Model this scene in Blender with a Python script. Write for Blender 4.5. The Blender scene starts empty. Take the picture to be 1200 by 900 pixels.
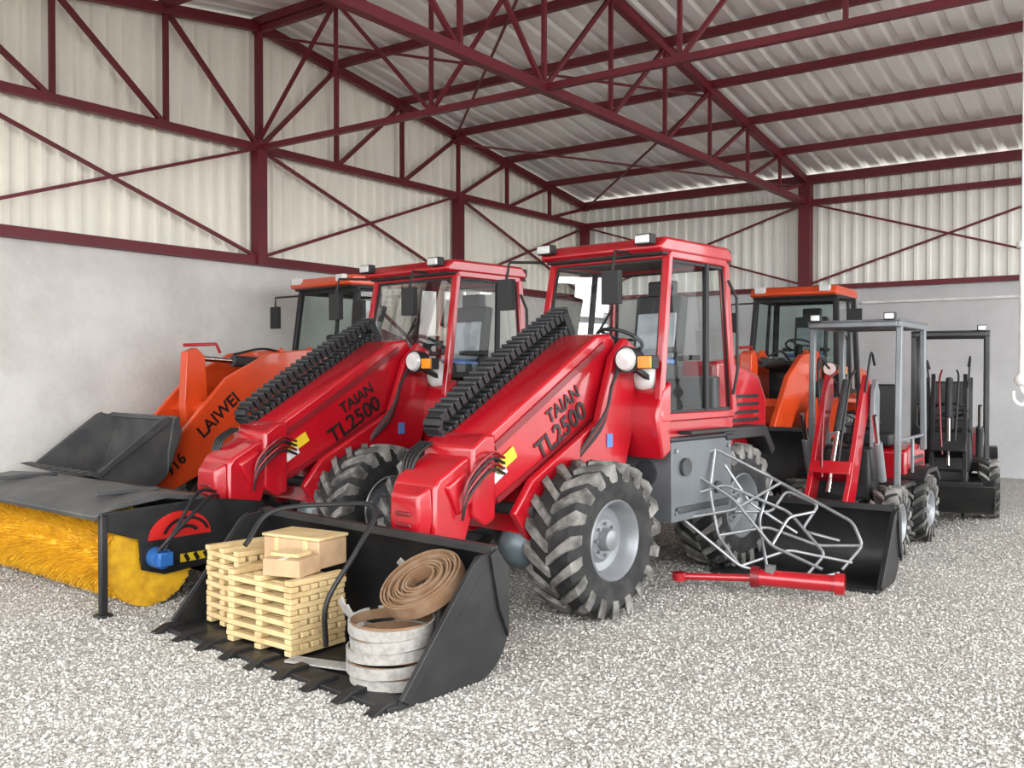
import bpy, bmesh, math, random
import numpy as np
from mathutils import Vector, Matrix, Euler
random.seed(3)
scene=bpy.context.scene
try:
    scene.view_settings.view_transform='Standard'
    scene.view_settings.look='None'
except Exception as e: print(e)

# ---------------------------------------------------------------- frames
A0=math.radians(35.7); SA,CA=math.sin(A0),math.cos(A0)
CAM=Vector((10.12,-16.6,1.7))
RV=Vector((CA,SA,0)); FV=Vector((-SA,CA,0))
def W(x,d,z=0):
    p=CAM+RV*x+FV*d; p.z=z; return p
def rotz(th):
    t=math.radians(th); v=RV*(-math.sin(t))+FV*(-math.cos(t)); return math.atan2(v.y,v.x)

# ---------------------------------------------------------------- materials
def mat(name,col,rough=.5,metal=0.,var=.12,scale=6.,bump=0.,bscale=60.,coat=0.,dirt=None,dirtamt=.3):
    m=bpy.data.materials.new(name); m.use_nodes=True
    nt=m.node_tree; N=nt.nodes; L=nt.links; b=N['Principled BSDF']
    tc=N.new('ShaderNodeTexCoord'); n=N.new('ShaderNodeTexNoise'); n.inputs['Scale'].default_value=scale; n.inputs['Detail'].default_value=6
    L.new(tc.outputs['Object'],n.inputs['Vector'])
    mx=N.new('ShaderNodeMix'); mx.data_type='RGBA'
    c=Vector(col); d=Vector(dirt) if dirt else c*(1-var*2)
    ra=N.new('ShaderNodeMapRange'); ra.inputs[1].default_value=.42; ra.inputs[2].default_value=.72
    ra.inputs[3].default_value=0; ra.inputs[4].default_value=dirtamt if dirt else 1.
    L.new(n.outputs['Fac'],ra.inputs[0]); L.new(ra.outputs[0],mx.inputs[0])
    mx.inputs[6].default_value=(*c,1); mx.inputs[7].default_value=(*d,1)
    L.new(mx.outputs[2],b.inputs['Base Color'])
    b.inputs['Roughness'].default_value=rough; b.inputs['Metallic'].default_value=metal
    b.inputs['Coat Weight'].default_value=coat; b.inputs['Coat Roughness'].default_value=.06
    if bump>0:
        n2=N.new('ShaderNodeTexNoise'); n2.inputs['Scale'].default_value=bscale; n2.inputs['Detail'].default_value=5
        L.new(tc.outputs['Object'],n2.inputs['Vector'])
        bp=N.new('ShaderNodeBump'); bp.inputs['Strength'].default_value=bump; bp.inputs['Distance'].default_value=.02
        L.new(n2.outputs['Fac'],bp.inputs['Height']); L.new(bp.outputs[0],b.inputs['Normal'])
    return m
RED=mat('red_paint',(.41,.004,.012),.30,0,.12,2.5,coat=.8)
DRED=mat('dark_red_paint',(.20,.005,.010),.4,0,.15,3,coat=.2)
ORG=mat('orange_paint',(.68,.068,.012),.34,0,.1,2.5,coat=.45)
STEEL=mat('maroon_steel',(.125,.006,.014),.5,0,.12,1.5)
BLK=mat('black_paint',(.008,.008,.009),.45,0,.1,4,dirt=(.05,.048,.045),dirtamt=.3)
BLKP=mat('black_plastic',(.010,.010,.011),.55)
RUB=mat('tyre_rubber',(.012,.012,.013),.85,0,.1,9,dirt=(.06,.058,.053),dirtamt=.5)
LUG=mat('tyre_lug_dusty',(.065,.062,.058),.9,0,.1,7,dirt=(.29,.28,.255),dirtamt=1.,bump=.3,bscale=80)
RIM=mat('rim_grey',(.25,.262,.275),.38,.3,.1,5)
GREY=mat('grey_painted_steel',(.13,.143,.153),.45,.2,.12,3)
DGREY=mat('dark_grey_steel',(.038,.042,.046),.5,.2,.12,4,dirt=(.10,.10,.096),dirtamt=.5)
HOOD=mat('worn_grey_hood',(.060,.062,.065),.45,.3,.12,3,dirt=(.15,.145,.135),dirtamt=.7)
SILV=mat('silver_grey_tube',(.20,.215,.225),.4,.3,.1,6)
BLUEG=mat('blue_grey_casting',(.13,.165,.185),.4,.2)
CHR=mat('chrome',(.75,.75,.76),.15,1.)
GALV=mat('galvanised_steel',(.32,.33,.34),.35,.7,.1,12)
WHT=mat('white_plastic',(.7,.7,.68),.4)
AMB=mat('amber_lens',(.8,.26,.01),.25)
LENS=mat('lamp_lens',(.65,.66,.64),.12,.2)
YEL=mat('yellow_label',(.75,.52,.02),.5)
BRI=mat('yellow_bristles',(.72,.40,.010),.7,0,.2,10,dirt=(.42,.20,.005),dirtamt=.8)
BLUE=mat('blue_motor',(.02,.11,.34),.4)
WOOD=mat('pale_wood',(.60,.45,.23),.7,0,.12,9,dirt=(.42,.28,.12),dirtamt=.8)
CARD=mat('plywood',(.50,.33,.19),.75,0,.1,8)
BROWN=mat('brown_belt',(.20,.11,.055),.8,0,.15,10,dirt=(.30,.21,.14),dirtamt=.6)
BELT=mat('grey_belt',(.33,.315,.29),.8,0,.15,30,dirt=(.19,.175,.16),dirtamt=.8)
SEAT=mat('seat_vinyl',(.02,.02,.022),.5)
WRAP=mat('plastic_wrap',(.34,.37,.40),.2)
WRAPB=mat('blue_plastic_wrap',(.09,.20,.48),.3)
LOGO=mat('black_decal',(.012,.008,.008),.4)
REDD=mat('red_decal',(.50,.015,.012),.4)
CABI=mat('cab_interior_grey',(.08,.08,.085),.6)
def glassmat(name,tint,w,k):
    m=bpy.data.materials.new(name); m.use_nodes=True; nt=m.node_tree; N=nt.nodes; L=nt.links
    for n in list(N): N.remove(n)
    o=N.new('ShaderNodeOutputMaterial'); mx=N.new('ShaderNodeMixShader'); t=N.new('ShaderNodeBsdfTransparent'); g=N.new('ShaderNodeBsdfGlossy')
    t.inputs[0].default_value=(*tint,1); g.inputs['Roughness'].default_value=.0
    f=N.new('ShaderNodeFresnel'); f.inputs[0].default_value=1.45
    ma=N.new('ShaderNodeMath'); ma.operation='MULTIPLY_ADD'; ma.inputs[1].default_value=k; ma.inputs[2].default_value=w
    L.new(f.outputs[0],ma.inputs[0]); L.new(ma.outputs[0],mx.inputs[0]); L.new(t.outputs[0],mx.inputs[1]); L.new(g.outputs[0],mx.inputs[2]); L.new(mx.outputs[0],o.inputs[0])
    return m
GLASS=glassmat('cab_glass',(.96,.98,.97),.0,.45)
GLASSD=glassmat('dark_cab_glass',(.70,.77,.75),.0,.6)

# ---------------------------------------------------------------- mesh builder
class MB:
    def __init__(s): s.v=[];s.f=[];s.m=[];s.sm=[];s.mats=[]
    def mi(s,m):
        if m not in s.mats: s.mats.append(m)
        return s.mats.index(m)
    def add(s,vs,fs,m,smooth=False):
        o=len(s.v); s.v+= [tuple(v) for v in vs]; k=s.mi(m)
        for f in fs: s.f.append([i+o for i in f]); s.m.append(k); s.sm.append(smooth)
        return s
    def box(s,c,sz,m,rot=None):
        hx,hy,hz=sz[0]/2,sz[1]/2,sz[2]/2
        vs=[Vector((x,y,z)) for x in(-hx,hx) for y in(-hy,hy) for z in(-hz,hz)]
        if rot: R=Euler([math.radians(a) for a in rot]).to_matrix(); vs=[R@v for v in vs]
        vs=[v+Vector(c) for v in vs]
        return s.add(vs,[(0,1,3,2),(4,6,7,5),(0,4,5,1),(2,3,7,6),(0,2,6,4),(1,5,7,3)],m)
    def beam(s,p,q,w,h,m,up=(0,0,1)):
        p=Vector(p);q=Vector(q);d=(q-p).normalized();up=Vector(up)
        if abs(d.dot(up))>.98: up=Vector((1,0,0))
        a=d.cross(up).normalized()*w/2; b=a.cross(d).normalized()*h/2
        vs=[p-a-b,p+a-b,p+a+b,p-a+b,q-a-b,q+a-b,q+a+b,q-a+b]
        return s.add(vs,[(0,3,2,1),(4,5,6,7),(0,1,5,4),(1,2,6,5),(2,3,7,6),(3,0,4,7)],m)
    def basis(s,d):
        d=Vector(d).normalized(); up=Vector((0,0,1)) if abs(d.z)<.9 else Vector((1,0,0))
        a=d.cross(up).normalized(); return d,a,d.cross(a).normalized()
    def cyl(s,p,q,r,m,n=18,r2=None,caps=True):
        p=Vector(p);q=Vector(q);d,a,b=s.basis(q-p); r2=r if r2 is None else r2; vs=[]
        for c,rr in((p,r),(q,r2)):
            for i in range(n):
                t=2*math.pi*i/n; vs.append(c+a*math.cos(t)*rr+b*math.sin(t)*rr)
        s.add(vs,[(i,(i+1)%n,n+(i+1)%n,n+i) for i in range(n)],m,True)
        if caps: s.add(vs,[tuple(range(n))[::-1],tuple(range(n,2*n))],m)
        return s
    def prism(s,prof,y0,y1,m):
        n=len(prof); vs=[(x,y0,z) for x,z in prof]+[(x,y1,z) for x,z in prof]
        fs=[tuple(range(n)),tuple(range(n,2*n))[::-1]]+[(i,n+i,n+(i+1)%n,(i+1)%n) for i in range(n)]
        return s.add(vs,fs,m)
    def lathe(s,prof,o,axis,m,n=36,a0=0,a1=2*math.pi):
        d,a,b=s.basis(axis); o=Vector(o); full=abs(a1-a0-2*math.pi)<1e-6; k=n if full else n+1; vs=[]
        for i in range(k):
            t=a0+(a1-a0)*i/n
            for (h,r) in prof: vs.append(o+d*h+(a*math.cos(t)+b*math.sin(t))*r)
        P=len(prof); fs=[]
        for i in range(n):
            j=(i+1)%k
            for q in range(P-1): fs.append((i*P+q,j*P+q,j*P+q+1,i*P+q+1))
        return s.add(vs,fs,m,True)
    def sphere(s,c,r,m,n=20,sc=(1,1,1)):
        prof=[(math.cos(math.pi*i/10)*r*sc[0],max(1e-4,math.sin(math.pi*i/10)*r)) for i in range(11)]
        return s.lathe(prof,c,(1,0,0),m,n)
    def tube(s,pts,r,m,n=8,smooth=0):
        pts=[Vector(p) for p in pts]
        if smooth:
            o=[]; P=[pts[0]*2-pts[1]]+pts+[pts[-1]*2-pts[-2]]
            for i in range(1,len(P)-2):
                for k in range(smooth):
                    t=k/smooth; a,b,c,d=P[i-1],P[i],P[i+1],P[i+2]
                    o.append(.5*((2*b)+(c-a)*t+(2*a-5*b+4*c-d)*t*t+(3*b-a-3*c+d)*t**3))
            o.append(pts[-1]); pts=o
        vs=[]; d,a,b=s.basis(pts[1]-pts[0])
        for i,p in enumerate(pts):
            t=(pts[min(i+1,len(pts)-1)]-pts[max(i-1,0)]).normalized()
            a=(a-t*a.dot(t)).normalized(); b=t.cross(a)
            for k in range(n):
                g=2*math.pi*k/n; vs.append(p+a*math.cos(g)*r+b*math.sin(g)*r)
        fs=[(i*n+k,i*n+(k+1)%n,(i+1)*n+(k+1)%n,(i+1)*n+k) for i in range(len(pts)-1) for k in range(n)]
        s.add(vs,fs,m,True); L=len(pts)-1
        return s.add(vs,[tuple(range(n)),tuple(range(L*n,L*n+n))],m)
    def bent(s,pts,m,r,rad=.04,n=8):
        pts=[Vector(p) for p in pts]; o=[pts[0]]
        for i in range(1,len(pts)-1):
            a,b,c=pts[i-1],pts[i],pts[i+1]; k=min(rad,(a-b).length*.4,(c-b).length*.4); p=b+(a-b).normalized()*k; q=b+(c-b).normalized()*k
            for j in range(5):
                t=j/4; o.append(p*(1-t)**2+b*2*t*(1-t)+q*t*t)
        o.append(pts[-1]); return s.tube(o,r,m,n)
    def done(s,name,parent=None,bevel=0,seg=2,recalc=True):
        me=bpy.data.meshes.new(name); me.from_pydata(s.v,[],s.f)
        for m in s.mats: me.materials.append(m)
        me.polygons.foreach_set('material_index',s.m); me.polygons.foreach_set('use_smooth',s.sm)
        if recalc:
            bm=bmesh.new(); bm.from_mesh(me); bmesh.ops.recalc_face_normals(bm,faces=bm.faces); bm.to_mesh(me); bm.free()
        me.set_sharp_from_angle(angle=math.radians(38))
        o=bpy.data.objects.new(name,me); scene.collection.objects.link(o)
        if parent: o.parent=parent
        if bevel:
            md=o.modifiers.new('bevel','BEVEL'); md.width=bevel; md.segments=seg; md.limit_method='ANGLE'; md.angle_limit=math.radians(40)
        return o
def empty(name,loc,rz=0):
    e=bpy.data.objects.new(name,None); scene.collection.objects.link(e); e.location=loc; e.rotation_euler=(0,0,rz); e.empty_display_size=.3; return e
def text(parent,name,body,size,loc,xa,ya,m,ext=.002,sx=1.):
    c=bpy.data.curves.new(name,'FONT'); c.body=body; c.size=size; c.extrude=ext; c.offset=size*.02; c.align_x='CENTER'; c.align_y='CENTER'
    c.materials.append(m); o=bpy.data.objects.new(name,c); scene.collection.objects.link(o); o.parent=parent
    xa=Vector(xa).normalized(); ya=Vector(ya).normalized(); za=xa.cross(ya)
    M=Matrix((xa*sx,ya,za)).transposed().to_4x4(); M.translation=Vector(loc); o.matrix_local=M; return o

# ---------------------------------------------------------------- building
EAVE,SL,RS=5.03,.146,8.4
def zr(s): return EAVE+SL*(s if s<=RS else 2*RS-s)
TMAX=13.92; SMAX=2*RS; CH=3.1
def bp(s,t,z): return (t,-s,z)

gm=bpy.data.materials.new('gravel'); gm.use_nodes=True; nt=gm.node_tree; N=nt.nodes; L=nt.links; b=N['Principled BSDF']
tc=N.new('ShaderNodeTexCoord')
wn=N.new('ShaderNodeTexNoise'); wn.inputs['Scale'].default_value=30; wn.inputs['Detail'].default_value=2; L.new(tc.outputs['Object'],wn.inputs['Vector'])
wa=N.new('ShaderNodeMix'); wa.data_type='VECTOR'; wa.inputs[0].default_value=.02; L.new(tc.outputs['Object'],wa.inputs[4]); L.new(wn.outputs['Color'],wa.inputs[5])
def vor(sc,feat='F1'):
    v=N.new('ShaderNodeTexVoronoi'); v.inputs['Scale'].default_value=sc; v.feature=feat; L.new(wa.outputs[1],v.inputs['Vector']); return v
v1=vor(38); v2=vor(75)
def ramp(els):
    r=N.new('ShaderNodeValToRGB'); e=r.color_ramp.elements
    while len(e)<len(els): e.new(.5)
    for i,(p,c) in enumerate(els): e[i].position=p; e[i].color=(*c,1)
    return r
sep=N.new('ShaderNodeSeparateColor'); L.new(v1.outputs['Color'],sep.inputs[0])
r1=ramp([(0,(.23,.22,.197)),(.3,(.40,.385,.352)),(.7,(.50,.482,.443)),(1,(.66,.638,.59))]); L.new(sep.outputs[0],r1.inputs[0])
sep2=N.new('ShaderNodeSeparateColor'); L.new(v2.outputs['Color'],sep2.inputs[0])
r2=ramp([(0,(.27,.257,.235)),(.5,(.46,.444,.408)),(1,(.62,.60,.556))]); L.new(sep2.outputs[1],r2.inputs[0])
mx=N.new('ShaderNodeMix'); mx.data_type='RGBA'; mx.inputs[0].default_value=.4; L.new(r1.outputs[0],mx.inputs[6]); L.new(r2.outputs[0],mx.inputs[7])
dr=ramp([(0,(1,1,1)),(.5,(.94,.94,.94)),(.8,(.5,.49,.47))]); L.new(v1.outputs['Distance'],dr.inputs[0])  # occlusion shade painted into the colour, darkening the crevices between stones
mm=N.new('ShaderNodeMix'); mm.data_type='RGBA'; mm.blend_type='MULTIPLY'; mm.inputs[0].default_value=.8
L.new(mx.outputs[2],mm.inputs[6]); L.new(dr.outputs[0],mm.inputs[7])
nb=N.new('ShaderNodeTexNoise'); nb.inputs['Scale'].default_value=.8; nb.inputs['Detail'].default_value=5; L.new(tc.outputs['Object'],nb.inputs['Vector'])
nr=ramp([(.3,(.80,.79,.78)),(.7,(1,1,1))]); L.new(nb.outputs[0],nr.inputs[0])
m3=N.new('ShaderNodeMix'); m3.data_type='RGBA'; m3.blend_type='MULTIPLY'; m3.inputs[0].default_value=1; L.new(mm.outputs[2],m3.inputs[6]); L.new(nr.outputs[0],m3.inputs[7])
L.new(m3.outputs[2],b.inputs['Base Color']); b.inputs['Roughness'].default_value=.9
sub=N.new('ShaderNodeMath'); sub.operation='SUBTRACT'; sub.inputs[0].default_value=1; L.new(v1.outputs['Distance'],sub.inputs[1])
ad=N.new('ShaderNodeMath'); ad.operation='MULTIPLY_ADD'; ad.inputs[1].default_value=-.5; L.new(v2.outputs['Distance'],ad.inputs[0]); L.new(sub.outputs[0],ad.inputs[2])
bu=N.new('ShaderNodeBump'); bu.inputs['Strength'].default_value=1.; bu.inputs['Distance'].default_value=.012; L.new(ad.outputs[0],bu.inputs['Height']); L.new(bu.outputs[0],b.inputs['Normal'])
g=MB(); g.add([(-40,-60,0),(60,-60,0),(60,30,0),(-40,30,0)],[(0,1,2,3)],gm); g.done('floor')

sm_=bpy.data.materials.new('gravel_stone'); sm_.use_nodes=True; nt=sm_.node_tree; N=nt.nodes; L=nt.links; b=N['Principled BSDF']
ge=N.new('ShaderNodeNewGeometry'); rr_=N.new('ShaderNodeValToRGB'); e=rr_.color_ramp.elements
while len(e)<4: e.new(.5)
for i,(p,c) in enumerate([(0,(.19,.18,.16)),(.25,(.36,.345,.313)),(.65,(.48,.462,.425)),(1,(.68,.66,.613))]): e[i].position=p; e[i].color=(*c,1)
L.new(ge.outputs['Random Per Island'],rr_.inputs[0]); L.new(rr_.outputs[0],b.inputs['Base Color']); b.inputs['Roughness'].default_value=.85
rng=np.random.default_rng(5)
ns=95000
d=3.2+(rng.random(ns)**1.35)*8.3; x=(rng.random(ns)*2-1)*(.60*d)
P=np.outer(x,np.array(RV))+np.outer(d,np.array(FV))+np.array(CAM); 
keep=(P[:,0]>.15); P=P[keep]; ns=len(P)
base=np.array([(1,0,0),(.2,1,0),(-1,.15,0),(-.1,-1,0),(.15,.1,1),(-.1,0,-1)],float)
size=rng.uniform(.0045,.0115,(ns,1))*np.array([1,1,1])*rng.uniform(.7,1.3,(ns,3)); size[:,2]*=.8
V=base[None]*(1+rng.uniform(-.25,.25,(ns,6,3)))*size[:,None,:]
an=rng.random(ns)*6.283; c_,s_=np.cos(an),np.sin(an)
X=V[...,0]*c_[:,None]-V[...,1]*s_[:,None]; Y=V[...,0]*s_[:,None]+V[...,1]*c_[:,None]
V=np.stack([X+P[:,0,None],Y+P[:,1,None],V[...,2]+.002],-1).reshape(-1,3)
F=np.array([(0,1,4),(1,2,4),(2,3,4),(3,0,4),(1,0,5),(2,1,5),(3,2,5),(0,3,5)])
F=(F[None]+(np.arange(ns)*6)[:,None,None]).reshape(-1)
me=bpy.data.meshes.new('gravel_stones'); me.vertices.add(ns*6); me.vertices.foreach_set('co',V.reshape(-1)); me.loops.add(len(F)); me.loops.foreach_set('vertex_index',F.astype(np.int32))
me.polygons.add(len(F)//3); me.polygons.foreach_set('loop_start',np.arange(0,len(F),3,dtype=np.int32)); me.update(calc_edges=True); me.materials.append(sm_)
me.polygons.foreach_set('use_smooth',[False]*(len(F)//3))
o=bpy.data.objects.new('floor_gravel_stones',me); scene.collection.objects.link(o)

def plaster(name,c1,c2):
    m=bpy.data.materials.new(name); m.use_nodes=True; nt=m.node_tree; N=nt.nodes; L=nt.links; b=N['Principled BSDF']
    tc=N.new('ShaderNodeTexCoord'); n=N.new('ShaderNodeTexNoise'); n.inputs['Scale'].default_value=.9; n.inputs['Detail'].default_value=9; n.inputs['Roughness'].default_value=.66
    L.new(tc.outputs['Object'],n.inputs['Vector']); r=N.new('ShaderNodeValToRGB'); e=r.color_ramp.elements
    e[0].position=.33; e[0].color=(*c2,1); e[1].position=.62; e[1].color=(*c1,1); L.new(n.outputs[0],r.inputs[0]); L.new(r.outputs[0],b.inputs['Base Color'])
    n2=N.new('ShaderNodeTexNoise'); n2.inputs['Scale'].default_value=14; n2.inputs['Detail'].default_value=8; L.new(tc.outputs['Object'],n2.inputs['Vector'])
    bp_=N.new('ShaderNodeBump'); bp_.inputs['Strength'].default_value=.45; bp_.inputs['Distance'].default_value=.012; L.new(n2.outputs[0],bp_.inputs['Height']); L.new(bp_.outputs[0],b.inputs['Normal'])
    b.inputs['Roughness'].default_value=.9; return m
PL=plaster('plaster_left',(.68,.662,.628),(.52,.502,.47)); PB=plaster('plaster_back',(.54,.545,.55),(.44,.445,.45))
m=MB(); m.box((-.125,-SMAX/2,CH/2),(.25,SMAX,CH),PL); wl=m.done('wall_left')
m=MB(); m.box((TMAX/2,.125,CH/2),(TMAX+.5,.25,CH),PB); m.done('wall_back')

CORR=mat('cream_corrugated_sheet',(.84,.81,.71),.45,0,.05,1.2)
CORRB=mat('white_corrugated_sheet',(.84,.835,.78),.45,0,.05,1.2)
ROOFM=mat('roof_sheet',(.82,.805,.78),.38,.25,.05,.8)
def corr(length,period,amp,start=0):
    pts=[];x=start
    while x<length:
        for a,o in((0,0),(.55,0),(.65,amp),(.9,amp)): pts.append((x+a*period,o))
        x+=period
    return [p for p in pts if p[0]<=length]
def sheet(name,pr,fa,fb,m_):
    vs=[];fs=[]
    for i,(x,o) in enumerate(pr): vs+= [fa(x,o),fb(x,o)]
    fs=[(2*i,2*i+1,2*i+3,2*i+2) for i in range(len(pr)-1)]
    b=MB(); b.add(vs,fs,m_); return b.done(name,recalc=False)
sheet('wall_left_cladding',corr(SMAX,.2,.04,-.14),lambda x,o:(-.10+o,-x,CH),lambda x,o:(-.10+o,-x,zr(x)+.12),CORR)
sheet('wall_back_cladding',corr(TMAX,.2,.04,-.12),lambda x,o:(x,.10-o,CH),lambda x,o:(x,.10-o,EAVE+.08),CORRB)
pr=corr(TMAX+.6,.30,.045)
sheet('ceiling_roof_rear_slope',pr,lambda x,o:(x-.3,.35,zr(0)-.03+.14+o),lambda x,o:(x-.3,-RS,zr(RS)+.14+o),ROOFM)
sheet('ceiling_roof_front_slope',pr,lambda x,o:(x-.3,-RS,zr(RS)+.14+o),lambda x,o:(x-.3,-SMAX-.35,zr(0)-.03+.14+o),ROOFM)

SF=empty('steel_frame',(0,0,0))
BC=4.65
def truss(name,t,w=.1,web=.05):
    m=MB()
    m.beam(bp(0,t,EAVE),bp(RS,t,zr(RS)),w,.13,STEEL); m.beam(bp(RS,t,zr(RS)),bp(SMAX,t,EAVE),w,.13,STEEL)
    m.beam(bp(0,t,BC),bp(SMAX,t,BC),w,.10,STEEL)
    k=1.4
    for i in range(1,12):
        s=i*k; m.beam(bp(s,t,BC),bp(s,t,zr(s)),web,web,STEEL,(1,0,0))
    for i in range(12):
        a,b=i*k,(i+1)*k
        if i<6: m.beam(bp(a,t,zr(a)),bp(b,t,BC),web,web,STEEL)
        else: m.beam(bp(a,t,BC),bp(b,t,zr(b)),web,web,STEEL)
    return m.done(name,SF)
truss('truss_gable',.09,.09,.055)
for t in (4.64,9.28,TMAX): truss('truss',t,.10,.045)
m=MB()
n=9; dt=TMAX/n
m.beam(bp(RS,0,BC),bp(RS,TMAX,BC),.07,.07,STEEL); m.beam(bp(RS,0,zr(RS)-.05),bp(RS,TMAX,zr(RS)-.05),.07,.07,STEEL)
for i in range(n):
    a,b=i*dt,(i+1)*dt; m.beam(bp(RS,b,BC),bp(RS,b,zr(RS)),.04,.04,STEEL)
    p,q=((BC,zr(RS)) if i%2==0 else (zr(RS),BC)); m.beam(bp(RS,a,p),bp(RS,b,q),.04,.04,STEEL)
m.done('ridge_truss',SF)
m=MB()
for i in range(0,13):
    s=i*1.4; m.beam(bp(s,0,zr(s)+.065),bp(s,TMAX,zr(s)+.065),.08,.11,STEEL)
m.done('purlins',SF)
m=MB()
for s in (0.09,4.2,8.4,12.6,SMAX-.09):
    m.beam(bp(s,.09,CH),bp(s,.09,BC),.15,.15,STEEL)
m.beam(bp(8.4,.09,BC),bp(8.4,.09,zr(8.4)),.08,.08,STEEL)
for t in (4.64,9.28,TMAX-.1): m.beam(bp(.1,t,CH),bp(.1,t,EAVE),.2,.2,STEEL)
for t in (4.64,9.28,TMAX-.1): m.beam(bp(SMAX-.1,t,0),bp(SMAX-.1,t,EAVE),.2,.2,STEEL)
m.done('columns',SF)
m=MB()
m.beam(bp(0,.06,CH+.06),bp(SMAX,.06,CH+.06),.12,.12,STEEL)
m.beam(bp(.06,0,CH+.05),bp(.06,TMAX,CH+.05),.1,.08,STEEL); m.beam(bp(.06,0,BC),bp(.06,TMAX,BC),.1,.1,STEEL); m.beam(bp(.06,0,EAVE),bp(.06,TMAX,EAVE),.1,.1,STEEL)
m.done('girts',SF)
m=MB()
for a,b in((0,4.2),(4.2,8.4),(8.4,12.6),(12.6,16.8)):
    m.beam(bp(a,.07,CH+.1),bp(b,.07,BC),.04,.04,STEEL); m.beam(bp(a,.1,BC),bp(b,.1,CH+.1),.04,.04,STEEL)
for a,b in((0,4.64),(4.64,9.28),(9.28,13.9)):
    m.beam(bp(.07,a,CH+.1),bp(.07,b,BC),.035,.035,STEEL); m.beam(bp(.1,a,BC),bp(.1,b,CH+.1),.035,.035,STEEL)
for a,b in((0,4.64),):
    for s0,s1 in((0,4.2),(4.2,8.4)):
        m.beam(bp(s0,a,zr(s0)-.05),bp(s1,b,zr(s1)-.05),.03,.03,STEEL); m.beam(bp(s0,b,zr(s0)-.09),bp(s1,a,zr(s1)-.09),.03,.03,STEEL)
m.done('cross_bracing',SF)
m=MB()
m.beam(bp(.03,5.6,2.86),bp(.03,TMAX,2.86),.05,.04,WHT); m.done('wall_conduit')

# ---------------------------------------------------------------- wheels
def wheel(parent,name,c,R,w,rr,side,nl=19,rim=RIM):
    m=MB(); x,y,z=c; h=w/2
    prof=[(-h*.86,rr),(-h*.98,rr+.06),(-h*1.0,(rr+R)/2),(-h*.95,R-.09),(-h*.78,R-.04),(-h*.3,R-.03),(h*.3,R-.03),(h*.78,R-.04),(h*.95,R-.09),(h*1.0,(rr+R)/2),(h*.98,rr+.06),(h*.86,rr)]
    m.lathe(prof,c,(0,1,0),RUB,48)
    Y=Vector((0,1,0)); 
    def P(yy,r,a): return Vector((x+math.cos(a)*r,y+yy,z+math.sin(a)*r))
    for i in range(nl):
        for sd in(-1,1):
            a=2*math.pi*(i+(.5 if sd>0 else 0))/nl; da=.30; wd=.068
            st=[(.0*h,R-.035,R-.003,a,1.),(.55*h,R-.045,R,a+da*.55,1.1),(.98*h,R-.085,R-.012,a+da*.95,1.3),(1.03*h,R-.16,R-.11,a+da*1.05,1.25)]
            vs=[]
            for (yy,ri,ro,aa,ww) in st:
                ww*=wd
                vs+= [P(sd*yy*(.94 if ri<R-.1 else 1),ri,aa-ww),P(sd*yy,ro,aa-ww*.75),P(sd*yy,ro,aa+ww*.75),P(sd*yy*(.94 if ri<R-.1 else 1),ri,aa+ww)]
            fs=[(0,1,2,3),(12,15,14,13)]
            for k in range(3):
                for q in range(3): fs.append((k*4+q,k*4+q+1,k*4+q+5,k*4+q+4))
            m.add(vs,fs,LUG)
    s=side
    rp=[(s*h*.86,rr+.012),(s*h*.92,rr),(s*h*.80,rr-.02),(s*h*.45,rr-.035),(s*h*.30,rr-.05),(s*h*.25,rr*.62),(s*h*.42,rr*.5),(s*h*.42,rr*.30),(s*h*.75,rr*.26),(s*h*.8,rr*.2),(s*h*.8,.001)]
    m.lathe(rp,c,(0,1,0),rim,36)
    m.lathe([(-s*h*.86,rr+.01),(-s*h*.5,rr-.03),(-s*h*.3,.05)],c,(0,1,0),rim,28)
    for i in range(8):
        a=2*math.pi*i/8; q=P(s*h*.40,rr*.4,a); m.cyl(q,q+Y*s*.03,.012,GALV,6)
    return m.done(name,parent)

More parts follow.
